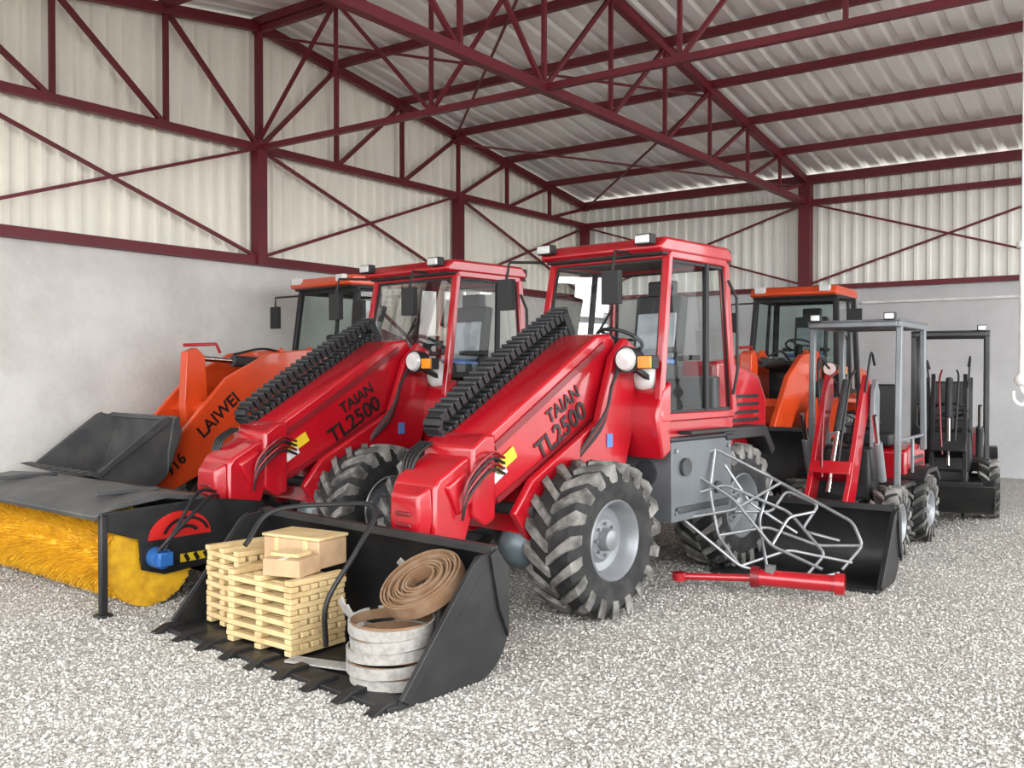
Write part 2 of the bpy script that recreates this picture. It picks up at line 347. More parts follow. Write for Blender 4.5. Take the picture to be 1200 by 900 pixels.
# ---------------------------------------------------------------- bucket
def bucket(parent,name,w,dep,hgt,m_,x0,y0=0,z0=0,tilt=0,teeth=8,inner=None):
    e=bpy.data.objects.new(name,None); scene.collection.objects.link(e); e.parent=parent; e.location=(x0,y0,z0); e.rotation_euler=(0,-math.radians(tilt),0)
    th=.018
    def prof(o):
        r=[(dep,o)]; cr=min(dep,hgt)*.42-o
        cx,cz=min(dep,hgt)*.42,min(dep,hgt)*.42
        for i in range(9):
            a=-math.pi/2-math.pi/2*i/8; r.append((cx+cr*math.cos(a),cz+cr*math.sin(a)))
        r.append((o,hgt*.8)); r.append((dep*.12+o,hgt)); return r
    a=prof(0); b=prof(th); im=inner or m_
    m=MB(); n=len(a); h=w/2
    vo=[(x,-h,z) for x,z in a]+[(x,h,z) for x,z in a]; vi=[(x,-h,z) for x,z in b]+[(x,h,z) for x,z in b]
    m.add(vo,[(i,i+1,n+i+1,n+i) for i in range(n-1)],m_,True); m.add(vi,[(i,n+i,n+i+1,i+1) for i in range(n-1)],im,True)
    sp=a+[(dep*.30,hgt*.98),(dep*.62,hgt*.55),(dep*.93,hgt*.10)]
    for s in(-1,1): m.prism(sp,s*h-.012,s*h+.012,m_)
    m.done('shell',e,recalc=True)
    m=MB()
    m.box((dep-.03,0,.014),(.16,w+.02,.03),m_); m.box((dep*.12,0,hgt),(.05,w,.05),m_)
    for s in(-1,1):
        m.prism([(dep*.28,hgt*1.0),(dep*.36,hgt*.94),(dep*.97,hgt*.07),(dep*.90,hgt*.02),(dep*.86,hgt*.1),(dep*.25,hgt*.9)],s*(h+.018)-.012,s*(h+.018)+.012,m_)
        m.prism([(.02,hgt*.3),(.02,hgt*.86),(dep*.14,hgt*1.02),(dep*.2,hgt*.98),(dep*.12,hgt*.55)],s*(h+.02)-.012,s*(h+.02)+.012,m_)
    for s in(-.22,.22):
        m.prism([(-.02,hgt*.15),(-.14,hgt*.3),(-.14,hgt*.75),(.02,hgt*.85)],s*w*.8-.02,s*w*.8+.02,m_)
    m.box((-.03,0,hgt*.5),(.05,w*.7,.08),m_)
    if teeth:
        for i in range(teeth):
            yy=-h+.04+(w-.08)*i/(teeth-1)
            m.prism([(dep-.08,0.0),(dep-.08,.05),(dep+.04,.045),(dep+.14,.005),(dep+.12,0)],yy-.035,yy+.035,m_)
    m.done('edge_and_teeth',e,bevel=.004)
    return e

# ---------------------------------------------------------------- cab
def cab(parent,xf,xft,xr,xrt,y0,y1,z0,z1,frame,roofm,glass,roof_t=.13,pil=.065,ins=.06,low=None):
    C={}
    for n,x,z,i in(('fb',xf,z0,0),('ft',xft,z1,ins),('rb',xr,z0,0),('rt',xrt,z1,ins)):
        C[n+'l']=Vector((x,y1-i,z)); C[n+'r']=Vector((x,y0+i,z))
    m=MB()
    for a in('l','r'):
        m.beam(C['fb'+a],C['ft'+a],pil,pil,frame,(0,1,0)); m.beam(C['rb'+a],C['rt'+a],pil*1.2,pil,frame,(0,1,0))
        m.beam(C['fb'+a],C['rb'+a],pil,pil,frame); m.beam(C['ft'+a],C['rt'+a],pil,pil,frame)
        p=C['fb'+a].lerp(C['rb'+a],.62); q=C['ft'+a].lerp(C['rt'+a],.66); m.beam(p,q,pil*.7,pil*.7,BLKP,(0,1,0))
    for a in('fb','ft','rb','rt'): m.beam(C[a+'l'],C[a+'r'],pil,pil,frame)
    m.done('cab_frame',parent,bevel=.012)
    m=MB()
    def seal(ids):
        P=[C[i] for i in ids]; c=sum(P,Vector())/4; Q=[p+(c-p).normalized()*.055 for p in P]
        for i in range(4): m.beam(Q[i],Q[(i+1)%4],.018,.022,BLKP)
    seal(['fbl','fbr','ftr','ftl']); seal(['rbl','rbr','rtr','rtl']); seal(['fbl','rbl','rtl','ftl']); seal(['fbr','rbr','rtr','ftr']); m.done('window_seals',parent)
    g=MB()
    g.add([C['fbl'],C['fbr'],C['ftr'],C['ftl']],[(0,1,2,3)],glass); g.add([C['rbl'],C['rbr'],C['rtr'],C['rtl']],[(0,1,2,3)],glass)
    for a in('l','r'): g.add([C['fb'+a],C['rb'+a],C['rt'+a],C['ft'+a]],[(0,1,2,3)],glass)
    g.done('cab_glass',parent)
    m=MB(); yc=(y0+y1)/2
    m.prism([(xft+.14,z1+.01),(xft+.17,z1+.05),(xft+.08,z1+roof_t),(xrt-.02,z1+roof_t),(xrt-.10,z1+.06),(xrt-.08,z1+.01)],y0+.02,y1-.02,roofm)
    m.done('cab_roof',parent,bevel=.03,seg=3)
    m=MB(); m.box(((xft+xrt)/2,yc,z1+.005),(abs(xft-xrt)+.2,(y1-y0)-.08,.03),BLKP); m.done('roof_trim',parent,bevel=.01)
    return C
def seat(parent,x,y,z,wrap=True):
    m=MB(); m.box((x,y,z+.07),(.48,.48,.14),SEAT,(0,0,0)); m.box((x-.25,y,z+.42),(.12,.46,.62),SEAT,(0,-8,0)); m.box((x-.3,y,z+.78),(.09,.26,.16),SEAT)
    m.box((x,y,z-.12),(.34,.34,.25),BLKP); m.box((x,y-.27,z+.25),(.32,.06,.05),SEAT); m.box((x,y+.27,z+.25),(.32,.06,.05),SEAT)
    if wrap: m.box((x+.06,y,z+.16),(.40,.46,.05),WRAPB,(0,-3,0)); m.box((x-.19,y,z+.38),(.03,.40,.4),WRAP,(0,-8,0))
    m.done('seat',parent,bevel=.035,seg=3)
def steering(parent,x,y,z,base):
    m=MB(); ax=Vector((-.45,0,.9)).normalized(); c=Vector((x,y,z)); R=.19
    d,a,b=m.basis(ax); pts=[c+a*math.cos(t*math.pi/12)*R+b*math.sin(t*math.pi/12)*R for t in range(25)]
    m.tube(pts,.016,SEAT); 
    for k in(0,8,16): m.tube([c,pts[k]],.012,SEAT)
    m.cyl(c,Vector(base),.045,BLKP); m.done('steering_wheel',parent)

# ---------------------------------------------------------------- red telescopic loader
def red_loader(cx,cd,th):
    R=empty('telescopic_wheel_loader',W(cx,cd),rotz(th)); yb=.235
    for n,x,y in(('front_left',0,.75),('front_right',0,-.75),('rear_left',-2.1,.58),('rear_right',-2.1,-.75)):
        wheel(R,'wheel_'+n,(x,y,.54),.54,.40,.27,1 if y>0 else -1)
    m=MB(); m.cyl((0,-.62,.54),(0,.62,.54),.10,DGREY); m.cyl((-2.1,-.6,.54),(-2.1,.45,.54),.10,DGREY)
    m.sphere((.02,.05,.54),.2,DGREY); m.cyl((0,.42,.54),(0,.62,.54),.17,DGREY); m.cyl((0,-.62,.54),(0,-.42,.54),.17,DGREY)
    m.done('axles',R)
    m=MB(); m.sphere((.30,.40,.50),.18,BLUEG,sc=(1.35,1,1)); m.cyl((.02,.36,.5),(.1,.36,.5),.09,BLUEG); m.done('hydraulic_accumulator',R)
    m=MB(); m.box((-1.6,.02,.72),(2.3,.62,.42),DGREY); m.box((-.35,.05,.70),(.5,.3,.4),DGREY); m.box((-2.75,0,.72),(.14,1.0,.5),BLK)
    m.done('chassis',R,bevel=.015)
    m=MB()
    for s in(-.28,.28):
        m.prism([(-.55,.62),(-.78,1.3),(-.80,1.88),(-.66,1.95),(-.50,1.80),(-.32,1.33),(.42,.96),(.60,.75),(.45,.55)],yb+s-.03,yb+s+.03,RED)
    m.prism([(-.55,.60),(-.6,1.05),(.3,.95),(.5,.60)],yb-.3,yb+.3,RED); m.box((-.25,.05,.80),(.5,.9,.16),RED)
    m.cyl((-.68,yb-.34,1.78),(-.68,yb+.34,1.78),.06,DGREY); m.cyl((-.68,yb+.33,1.78),(-.68,yb+.35,1.78),.075,DRED); m.cyl((.42,yb-.33,.75),(.42,yb+.34,.75),.045,DGREY); m.done('front_frame',R,bevel=.012)
    m=MB(); m.prism([(-.66,1.45),(-.70,1.86),(-.60,1.98),(-.42,1.96),(.80,1.25),(.86,1.16),(.86,.82),(.74,.78)],yb-.215,yb+.215,RED)
    m.prism([(.70,.72),(.70,1.28),(.80,1.28),(.92,1.20),(.92,.76),(.80,.68)],yb-.235,yb+.235,RED)
    m.done('boom',R,bevel=.022,seg=3)
    m=MB()
    m.beam((-.5,yb+.222,1.89),(.7,yb+.222,1.195),.012,.05,DRED,(0,0,1)); m.beam((-.55,yb+.222,1.43),(.68,yb+.222,.84),.012,.04,DRED,(0,0,1)); m.done('boom_side_ribs',R)
    m=MB(); m.prism([(.88,1.16),(.97,1.13),(1.18,1.02),(1.22,.96),(1.22,.50),(1.14,.34),(1.02,.32),(.95,.6),(.86,.82)],yb-.20,yb+.20,RED)
    m.box((1.0,yb,.92),(.2,.45,.22),RED,(0,28,0)); m.done('boom_head',R,bevel=.02,seg=3)
    m=MB(); vs=[(1.22,yb-.17,.98),(1.22,yb+.17,.98),(1.22,yb+.19,.78),(1.22,yb+.13,.52),(1.22,yb-.13,.52),(1.22,yb-.19,.78)]
    v2_=[(1.30,yb+(y-yb)*.72,.76+(z-.76)*.72) for _,y,z in vs]; m.add(vs+v2_,[tuple(range(6)),tuple(range(6,12))]+[(i,(i+1)%6,6+(i+1)%6,6+i) for i in range(6)],RED); m.done('head_cover',R,bevel=.015)
    m=MB(); m.box((1.305,yb,.80),(.014,.14,.03),DRED); m.box((1.305,yb,.73),(.014,.14,.03),DRED); m.cyl((1.06,yb-.26,.46),(1.06,yb+.26,.46),.045,DGREY)
    for s in(-.2,.2): m.prism([(1.0,.30),(1.0,.55),(1.2,.55),(1.27,.45),(1.27,.12),(1.18,.12)],yb+s-.02,yb+s+.02,BLK)
    m.box((1.25,yb,.38),(.06,.8,.10),BLK); m.box((1.25,yb,.15),(.06,.8,.10),BLK); m.done('quick_coupler',R,bevel=.01)
    m=MB(); m.cyl((-.25,yb,.85),(.25,yb,1.02),.06,BLK); m.cyl((.2,yb,1.0),(.62,yb,.88),.035,CHR); m.done('lift_cylinder',R)
    yc=.03; m=MB(); n=24; p0=Vector((-.50,yc,2.14)); p1=Vector((.80,yc,1.39))
    for row in(0,1):
        for i in range(n):
            t=i/(n-1); p=p0.lerp(p1,t)+Vector((0,0,.03*math.sin(t*math.pi)))
            if row: p=p+Vector((-.05,0,-.12))
            m.box(p,(.050,.15,.07),BLKP,(0,29.5,0)); 
            m.box(p+Vector((.012,0,.040)),(.024,.17,.02),DGREY,(0,29.5,0))
    for k in range(5):
        a=math.radians(60-k*45); c=p1+Vector((-.025,0,-.06)); m.box(c+Vector((math.cos(a)*.062+.02,0,math.sin(a)*.062)),(.05,.15,.05),BLKP,(0,-math.degrees(a),0))
    m.beam((-.55,yc,1.97),(.86,yc,1.16),.17,.02,BLK); m.box((-.52,yc,2.06),(.07,.17,.20),BLKP,(0,30,0))
    m.done('hose_drag_chain',R,bevel=.006)
    m=MB()
    for k in range(4):
        o=k*.035
        m.tube([(-.1,yb+.3,1.08+o*.3),(-.30,yb+.36+o*.3,1.30+o),(-.42,yb+.37,1.62),(-.62-o,yb+.34,1.80),(-.86,yb+.3,1.60)],.012,BLKP if k!=2 else DRED,smooth=6)
        m.tube([(.92,-.02+o,1.22),(1.08,-.0+o,1.12),(1.12,.03+o*.5,.9),(1.05,.03+o*.3,.6)],.011,BLKP,smooth=6)
        m.tube([(.62,yb+.235,1.12-o),(.8,yb+.28,1.16-o),(1.0,yb+.27,1.0-o),(1.02,yb+.24,.75)],.010,BLKP if k%2 else DRED,smooth=6)
    m.done('hydraulic_hoses',R)
    al=math.radians(29.5); xa=(-math.cos(al),0,math.sin(al)); ya=(math.sin(al),0,math.cos(al))
    text(R,'brand_lettering','TAIAN',.135,(-.02,yb+.222,1.455),xa,ya,LOGO); text(R,'model_lettering','TL2500',.19,(.0,yb+.222,1.27),xa,ya,LOGO,sx=1.05)
    m=MB(); m.box((.60,yb+.225,1.10),(.22,.006,.085),YEL,(0,29.5,0)); m.box((.67,yb+.225,1.01),(.17,.006,.065),WHT,(0,29.5,0)); m.box((.70,yb+.226,1.09),(.05,.008,.05),LOGO,(0,29.5,0)); m.box((-.45,yb+.315,1.18),(.07,.006,.10),WRAPB); m.done('warning_labels',R)
    C=cab(R,-.78,-1.0,-1.90,-1.86,-.48,.76,1.34,2.60,RED,RED,GLASS)
    m=MB()
    m.prism([(-.72,1.36),(-.80,1.55),(-.92,1.62),(-.92,1.08),(-.80,1.02)],.42,.79,RED); m.prism([(-.72,1.36),(-.80,1.50),(-.92,1.5),(-.92,1.08),(-.80,1.02)],-.52,.0,RED)
    m.box((-1.37,.13,1.20),(1.12,1.26,.28),RED); m.done('cab_lower_body',R,bevel=.02)
    m=MB(); m.box((-1.37,.13,1.36),(1.0,1.16,.05),CABI); m.prism([(-.86,1.36),(-.82,1.66),(-.98,1.78),(-1.12,1.76),(-1.05,1.36)],-.2,.5,CABI); m.box((-1.80,.13,1.5),(.1,1.1,.3),CABI); m.box((-1.45,-.3,1.55),(.6,.18,.35),CABI); m.done('dashboard_and_floor',R,bevel=.02)
    m=MB(); m.sphere((-.86,.60,1.66),.13,WHT,sc=(.8,1,1)); m.done('washer_bottle',R)
    seat(R,-1.50,.14,1.62); steering(R,-1.15,.14,1.95,(-1.02,.14,1.65))
    m=MB()
    for y in(-.36,.62):
        m.box((-.81,y,2.70),(.08,.15,.08),BLKP); m.box((-.765,y,2.70),(.02,.13,.065),LENS)
        m.box((-1.98,y,2.68),(.08,.13,.08),BLKP)
    m.done('roof_work_lights',R,bevel=.012)
    m=MB()
    for y,s in((.66,1),(-.42,-1)):
        m.beam((-.85,y,1.62),(-.55,y,1.74),.04,.04,BLKP); m.cyl((-.62,y,1.78),(-.50,y,1.78),.085,BLKP,24,.10); m.cyl((-.50,y,1.78),(-.475,y,1.78),.088,LENS,24,.075)
        m.box((-.56,y+s*.16,1.76),(.09,.12,.10),BLKP); m.box((-.505,y+s*.16,1.76),(.03,.11,.09),AMB)
    m.done('headlights',R,bevel=.006)
    m=MB()
    for y,yo in((-.70,-.5),(.40,.45)):
        m.tube([(-.95,yo,2.62),(-.72,y,2.62),(-.68,y,2.45)],.014,BLKP); m.box((-.68,y,2.34),(.06,.16,.26),BLKP); m.box((-.712,y,2.34),(.008,.13,.22),CHR)
    m.done('mirrors',R,bevel=.012)
    m=MB()
    m.tube([(-.93,-.1,1.75),(-.90,.25,2.2)],.01,BLKP); m.tube([(-1.85,.80,1.5),(-1.85,.84,1.7),(-1.83,.84,2.3),(-1.83,.76,2.45)],.013,BLKP); m.box((-1.25,.79,1.8),(.12,.03,.04),BLKP)
    m.done('wiper_and_grab_rail',R)
    m=MB(); m.box((-1.38,.56,.84),(.92,.46,.62),GREY); m.box((-1.38,.56,1.17),(.96,.48,.03),DGREY)
    m.cyl((-1.1,.79,.95),(-1.1,.82,.95),.07,DGREY); m.cyl((-1.6,.79,.75),(-1.6,.81,.75),.05,DGREY); m.cyl((-.90,.56,.9),(-.92,.56,.9),.1,DGREY); m.box((-1.38,.80,.62),(.8,.02,.05),DGREY)
    for x in(-1.78,-.98):
        for z in(.6,1.08): m.cyl((x,.79,z),(x,.805,z),.018,GALV,8)
    m.box((-1.38,.84,1.22),(.7,.12,.03),BLK); m.done('side_tank',R,bevel=.018)
    m=MB(); m.prism([(-1.92,1.0),(-1.92,1.78),(-2.2,1.80),(-2.7,1.66),(-2.85,1.45),(-2.85,.95)],-.45,.60,RED); m.done('engine_hood',R,bevel=.04,seg=3)
    m=MB()
    for k in range(6): m.box((-2.42,.605,1.12+k*.07),(.5,.012,.03),BLK)
    m.tube([(-2.3,-.3,1.75),(-2.3,-.3,2.25),(-2.36,-.3,2.36)],.035,BLK); m.done('grille_and_exhaust',R)
    m=MB(); m.prism([(-1.75,1.12),(-1.70,1.22),(-2.45,1.22),(-2.62,1.0),(-2.56,.95),(-2.42,1.12)],.45,.80,BLK); m.done('rear_fender',R,bevel=.01)
    return R
O1=(.016,7.0); O2=(.016-1.72,7.0+1.47)
L1=red_loader(*O1,42); L2=red_loader(*O2,42)
bucket(L1,'bucket',2.25,.84,.70,BLK,1.31,0,0,0,9)

# ---------------------------------------------------------------- sweeper
S=empty('rotary_sweeper_attachment',W(-3.57,7.54),rotz(39)); hw=1.22
m=MB(); m.cyl((0,-hw,.345),(0,hw,.345),.26,BRI,40)
for i in range(12000):
    a=random.random()*2*math.pi; y=random.uniform(-hw,hw); r=.335+random.uniform(-.03,.01); c,s_=math.cos(a),math.sin(a)
    w=.005; jy=random.uniform(-.015,.015); ja=a+random.uniform(-.06,.06)
    p=Vector((c*.24,y,.345+s_*.24)); q=Vector((math.cos(ja)*r,y+jy,.345+math.sin(ja)*r)); t=Vector((-s_,0,c))*w if i%2 else Vector((0,w,0))
    m.add([p-t,p+t,q+t*.6,q-t*.6],[(0,1,2,3)],BRI)
for k in range(1400):
    a=random.random()*2*math.pi; r=.335+random.uniform(-.02,.01); t=Vector((-math.sin(a),0,math.cos(a)))*.008
    p=Vector((math.cos(a)*.07,hw,.345+math.sin(a)*.07)); q=Vector((math.cos(a)*r,hw+random.uniform(0,.03),.345+math.sin(a)*r)); m.add([p-t,p+t,q+t,q-t],[(0,1,2,3)],BRI)
m.done('brush_roll',S,recalc=False)
m=MB()
hp=[(.42,.66),(.44,.70),(.30,.76),(-.10,.80),(-.42,.76),(-.52,.60),(-.50,.58),(-.40,.72),(-.1,.765),(.3,.725)]
m.prism(hp,-hw-.05,hw+.05,HOOD)
m.box((0,hw-.3,.80),(.5,.03,.03),HOOD); m.box((0,-hw+.5,.80),(.5,.03,.03),HOOD); m.done('hood',S,bevel=.008)
m=MB()
for s in(-1,1):
    m.prism([(-.95,.25),(-.95,.66),(-.45,.74),(.40,.72),(.40,.60),(.12,.50),(.10,.28),(-.08,.22),(-.5,.25)],s*(hw+.06)-.012,s*(hw+.06)+.012,BLK)
m.box((-.62,0,.56),(.10,2*hw,.12),BLK); m.box((-.9,0,.45),(.10,1.3,.4),BLK); m.beam((.38,hw+.06,.70),(.38,hw+.06,.0),.05,.05,BLK); m.beam((.38,-hw-.06,.70),(.38,-hw-.06,.0),.05,.05,BLK)
m.box((.38,hw+.06,.012),(.1,.1,.024),BLK); m.box((.38,-hw-.06,.012),(.1,.1,.024),BLK)
m.beam((-.95,-.4,.5),(-1.3,-.45,.5),.08,.12,BLK); m.beam((-.95,.4,.5),(-1.25,.35,.5),.08,.12,BLK)
m.done('side_frames',S,bevel=.008)
m=MB(); m.cyl((0,hw+.07,.36),(0,hw+.18,.36),.075,BLUE,24); m.box((0,hw+.2,.36),(.11,.06,.10),BLUE); m.cyl((0,hw+.05,.36),(0,hw+.08,.36),.11,BLK); m.done('hydraulic_motor',S,bevel=.01)
m=MB()
def arc(c0,a0,a1,r0,r1,mt,off,sx=1.35,k=16):
    vv=[]
    for i in range(k+1):
        a=math.radians(a0+(a1-a0)*i/k); vv+= [(c0[0]+math.cos(a)*r0*sx,hw+off,c0[1]+math.sin(a)*r0),(c0[0]+math.cos(a)*r1*sx,hw+off,c0[1]+math.sin(a)*r1)]
    m.add(vv,[(2*i,2*i+1,2*i+3,2*i+2) for i in range(k)],mt)
arc((-.20,.48),0,180,.0,.19,REDD,.076)
arc((-.25,.48),15,150,.06,.085,LOGO,.080); arc((-.25,.48),15,165,.125,.145,LOGO,.080)
m.box((-.45,hw+.076,.32),(.5,.006,.06),YEL); 
for k in range(6): m.box((-.65+k*.08,hw+.08,.32),(.03,.006,.06),LOGO,(0,30,0))
m.done('decals',S,recalc=False)
m=MB(); m.tube([(0,hw+.2,.42),(-.1,hw+.22,.60),(-.35,hw+.1,.80),(-.75,hw-.2,.72),(-1.1,.6,.7),(-1.35,.4,.85)],.014,BLKP,smooth=8); m.tube([(.05,hw+.2,.42),(-.05,hw+.26,.55),(-.4,hw+.16,.76),(-.8,hw-.3,.66),(-1.1,.5,.62),(-1.35,.3,.8)],.014,BLKP,smooth=8)
m.done('hoses',S)

# ---------------------------------------------------------------- orange loader
def orange_loader(cx,cd,th,bz,bt,label=None,by=0,bw=2.0,bx=1.64):
    R=empty('wheel_loader',W(cx,cd),rotz(th))
    for n,x,y in(('front_left',0,.80),('front_right',0,-.80),('rear_left',-2.3,.80),('rear_right',-2.3,-.80)): wheel(R,'wheel_'+n,(x,y,.6),.6,.40,.30,1 if y>0 else -1,rim=ORG if label else RIM)
    m=MB(); m.cyl((0,-.7,.6),(0,.7,.6),.12,DGREY); m.cyl((-2.3,-.7,.6),(-2.3,.7,.6),.12,DGREY); m.box((-1.6,0,.75),(2.6,.7,.4),DGREY); m.box((-.2,0,.8),(.9,.4,.3),DGREY); m.done('chassis_and_axles',R,bevel=.01)
    m=MB()
    for s in(-.3,.3): m.prism([(-.6,.55),(-.72,1.2),(-.70,1.85),(-.5,1.98),(-.3,1.85),(-.1,1.35),(.5,1.0),(.62,.7),(.4,.5)],s-.03,s+.03,ORG)
    m.box((-.1,0,1.0),(.8,.56,.25),ORG); m.done('front_frame',R,bevel=.012)
    m=MB()
    for s in(-.42,.42): m.prism([(-.68,1.60),(-.70,1.84),(-.55,1.96),(.15,1.90),(.70,1.62),(1.15,1.14),(1.52,.72),(1.56,.50),(1.44,.40),(1.05,.58),(.65,.94),(.2,1.32),(-.4,1.54)],s-.035,s+.035,ORG)
    m.box((.75,0,1.2),(.14,.84,.3),ORG,(0,40,0)); m.cyl((-.6,-.46,1.78),(-.6,.46,1.78),.06,DGREY); m.done('boom_arms',R,bevel=.012)
    m=MB(); m.prism([(.78,1.02),(.70,1.35),(.74,1.86),(.84,1.95),(.95,1.9),(.98,1.35),(.95,1.0)],-.07,.07,ORG); m.prism([(.85,.95),(.9,1.1),(1.5,.85),(1.5,.72)],-.05,.05,DGREY)
    m.cyl((.85,0,1.84),(.25,0,1.80),.03,CHR); m.cyl((.35,0,1.81),(-.45,0,1.76),.065,DGREY); m.tube([(.9,-.1,1.98),(.5,-.1,2.0),(.45,-.1,1.9)],.02,RED); m.tube([(-.4,.1,1.85),(.0,.12,1.95),(.4,.1,1.88)],.015,BLKP,smooth=6); m.done('tilt_linkage',R,bevel=.008)
    m=MB()
    for s in(-.2,.2): m.cyl((-.35,s,.95),(.2,s,1.05),.055,ORG); m.cyl((.15,s,1.04),(.65,s,1.12),.03,CHR)
    m.done('lift_cylinders',R)
    bucket(R,'bucket',bw,.72,.78,HOOD if label else BLK,bx,by,bz,bt,8)
    cab(R,-.85,-1.0,-1.95,-1.9,-.62,.62,1.38,2.72,BLKP,ORG,GLASSD,roof_t=.14)
    m=MB(); m.box((-1.4,0,1.24),(1.14,1.24,.30),BLK); m.box((-1.4,0,1.4),(1.0,1.1,.04),CABI); m.prism([(-.92,1.36),(-.9,1.8),(-1.1,1.9),(-1.1,1.36)],-.35,.35,CABI); m.done('cab_base',R,bevel=.02)
    seat(R,-1.5,0,1.75); steering(R,-1.2,0,2.05,(-1.05,0,1.8))
    m=MB(); m.prism([(-1.98,1.0),(-1.98,1.80),(-3.0,1.72),(-3.25,1.5),(-3.3,.95)],-.5,.5,ORG); m.done('engine_hood',R,bevel=.06,seg=3)
    m=MB()
    for s in(-1,1):
        m.prism([(-1.0,.75),(-1.1,1.25),(-1.3,1.38),(-2.7,1.38),(-2.95,1.15),(-2.9,1.1),(-2.65,1.28),(-1.9,1.28),(-1.75,1.0),(-1.62,.7),(-1.5,.55),(-1.05,.55)],s*.78-.2,s*.78+.2,ORG)
    FP=[(.66,.90),(.50,1.20),(.15,1.36),(-.35,1.34),(-.68,1.0),(-.64,.95),(-.33,1.28),(.13,1.30),(.46,1.14),(.60,.86)]
    for s in(-1,1): m.prism(FP,s*.8-.2,s*.8+.2,ORG)
    m.done('fenders_and_side_tanks',R,bevel=.025,seg=3)
    m=MB()
    for x in(-1.1,-1.45): m.beam((x,1.0,.42),(x,.98,1.40),.03,.03,ORG)
    for z in(.48,.70,.92,1.14,1.34): m.beam((-1.1,1.0,z),(-1.45,1.0,z),.06,.025,ORG)
    m.tube([(-.95,.66,1.45),(-.85,.75,1.7),(-.85,.75,2.1),(-.98,.62,2.3)],.014,BLKP); m.done('ladder_and_rail',R)
    m=MB()
    for s in(-1,1):
        m.beam((-.85,s*.6,1.5),(-.55,s*.62,1.62),.04,.04,BLK); m.cyl((-.6,s*.62,1.72),(-.48,s*.62,1.72),.09,BLK); m.cyl((-.48,s*.62,1.72),(-.46,s*.62,1.72),.08,LENS); m.box((-.55,s*.77,1.70),(.08,.1,.1),AMB)
        m.box((-.85,s*.45,2.82),(.07,.14,.08),WHT); m.tube([(-1.0,s*.6,2.66),(-.8,s*.86,2.64),(-.8,s*.86,2.5)],.014,BLKP); m.box((-.8,s*.86,2.38),(.05,.17,.28),BLKP)
    m.done('lamps_and_mirrors',R,bevel=.01)
    if label:
        al=math.radians(42); xa=(-math.cos(al),0,math.sin(al)); ya=(math.sin(al),0,math.cos(al))
        text(R,'brand_lettering','LAIWEI',.19,(.80,.46,1.22),xa,ya,LOGO); text(R,'model_lettering','916',.17,(1.30,.46,.72),xa,ya,LOGO)
    return R
orange_loader(-2.96,11.0,42,.44,20,True,-.08,1.45,1.56)
orange_loader(3.40,12.3,34,.25,10)

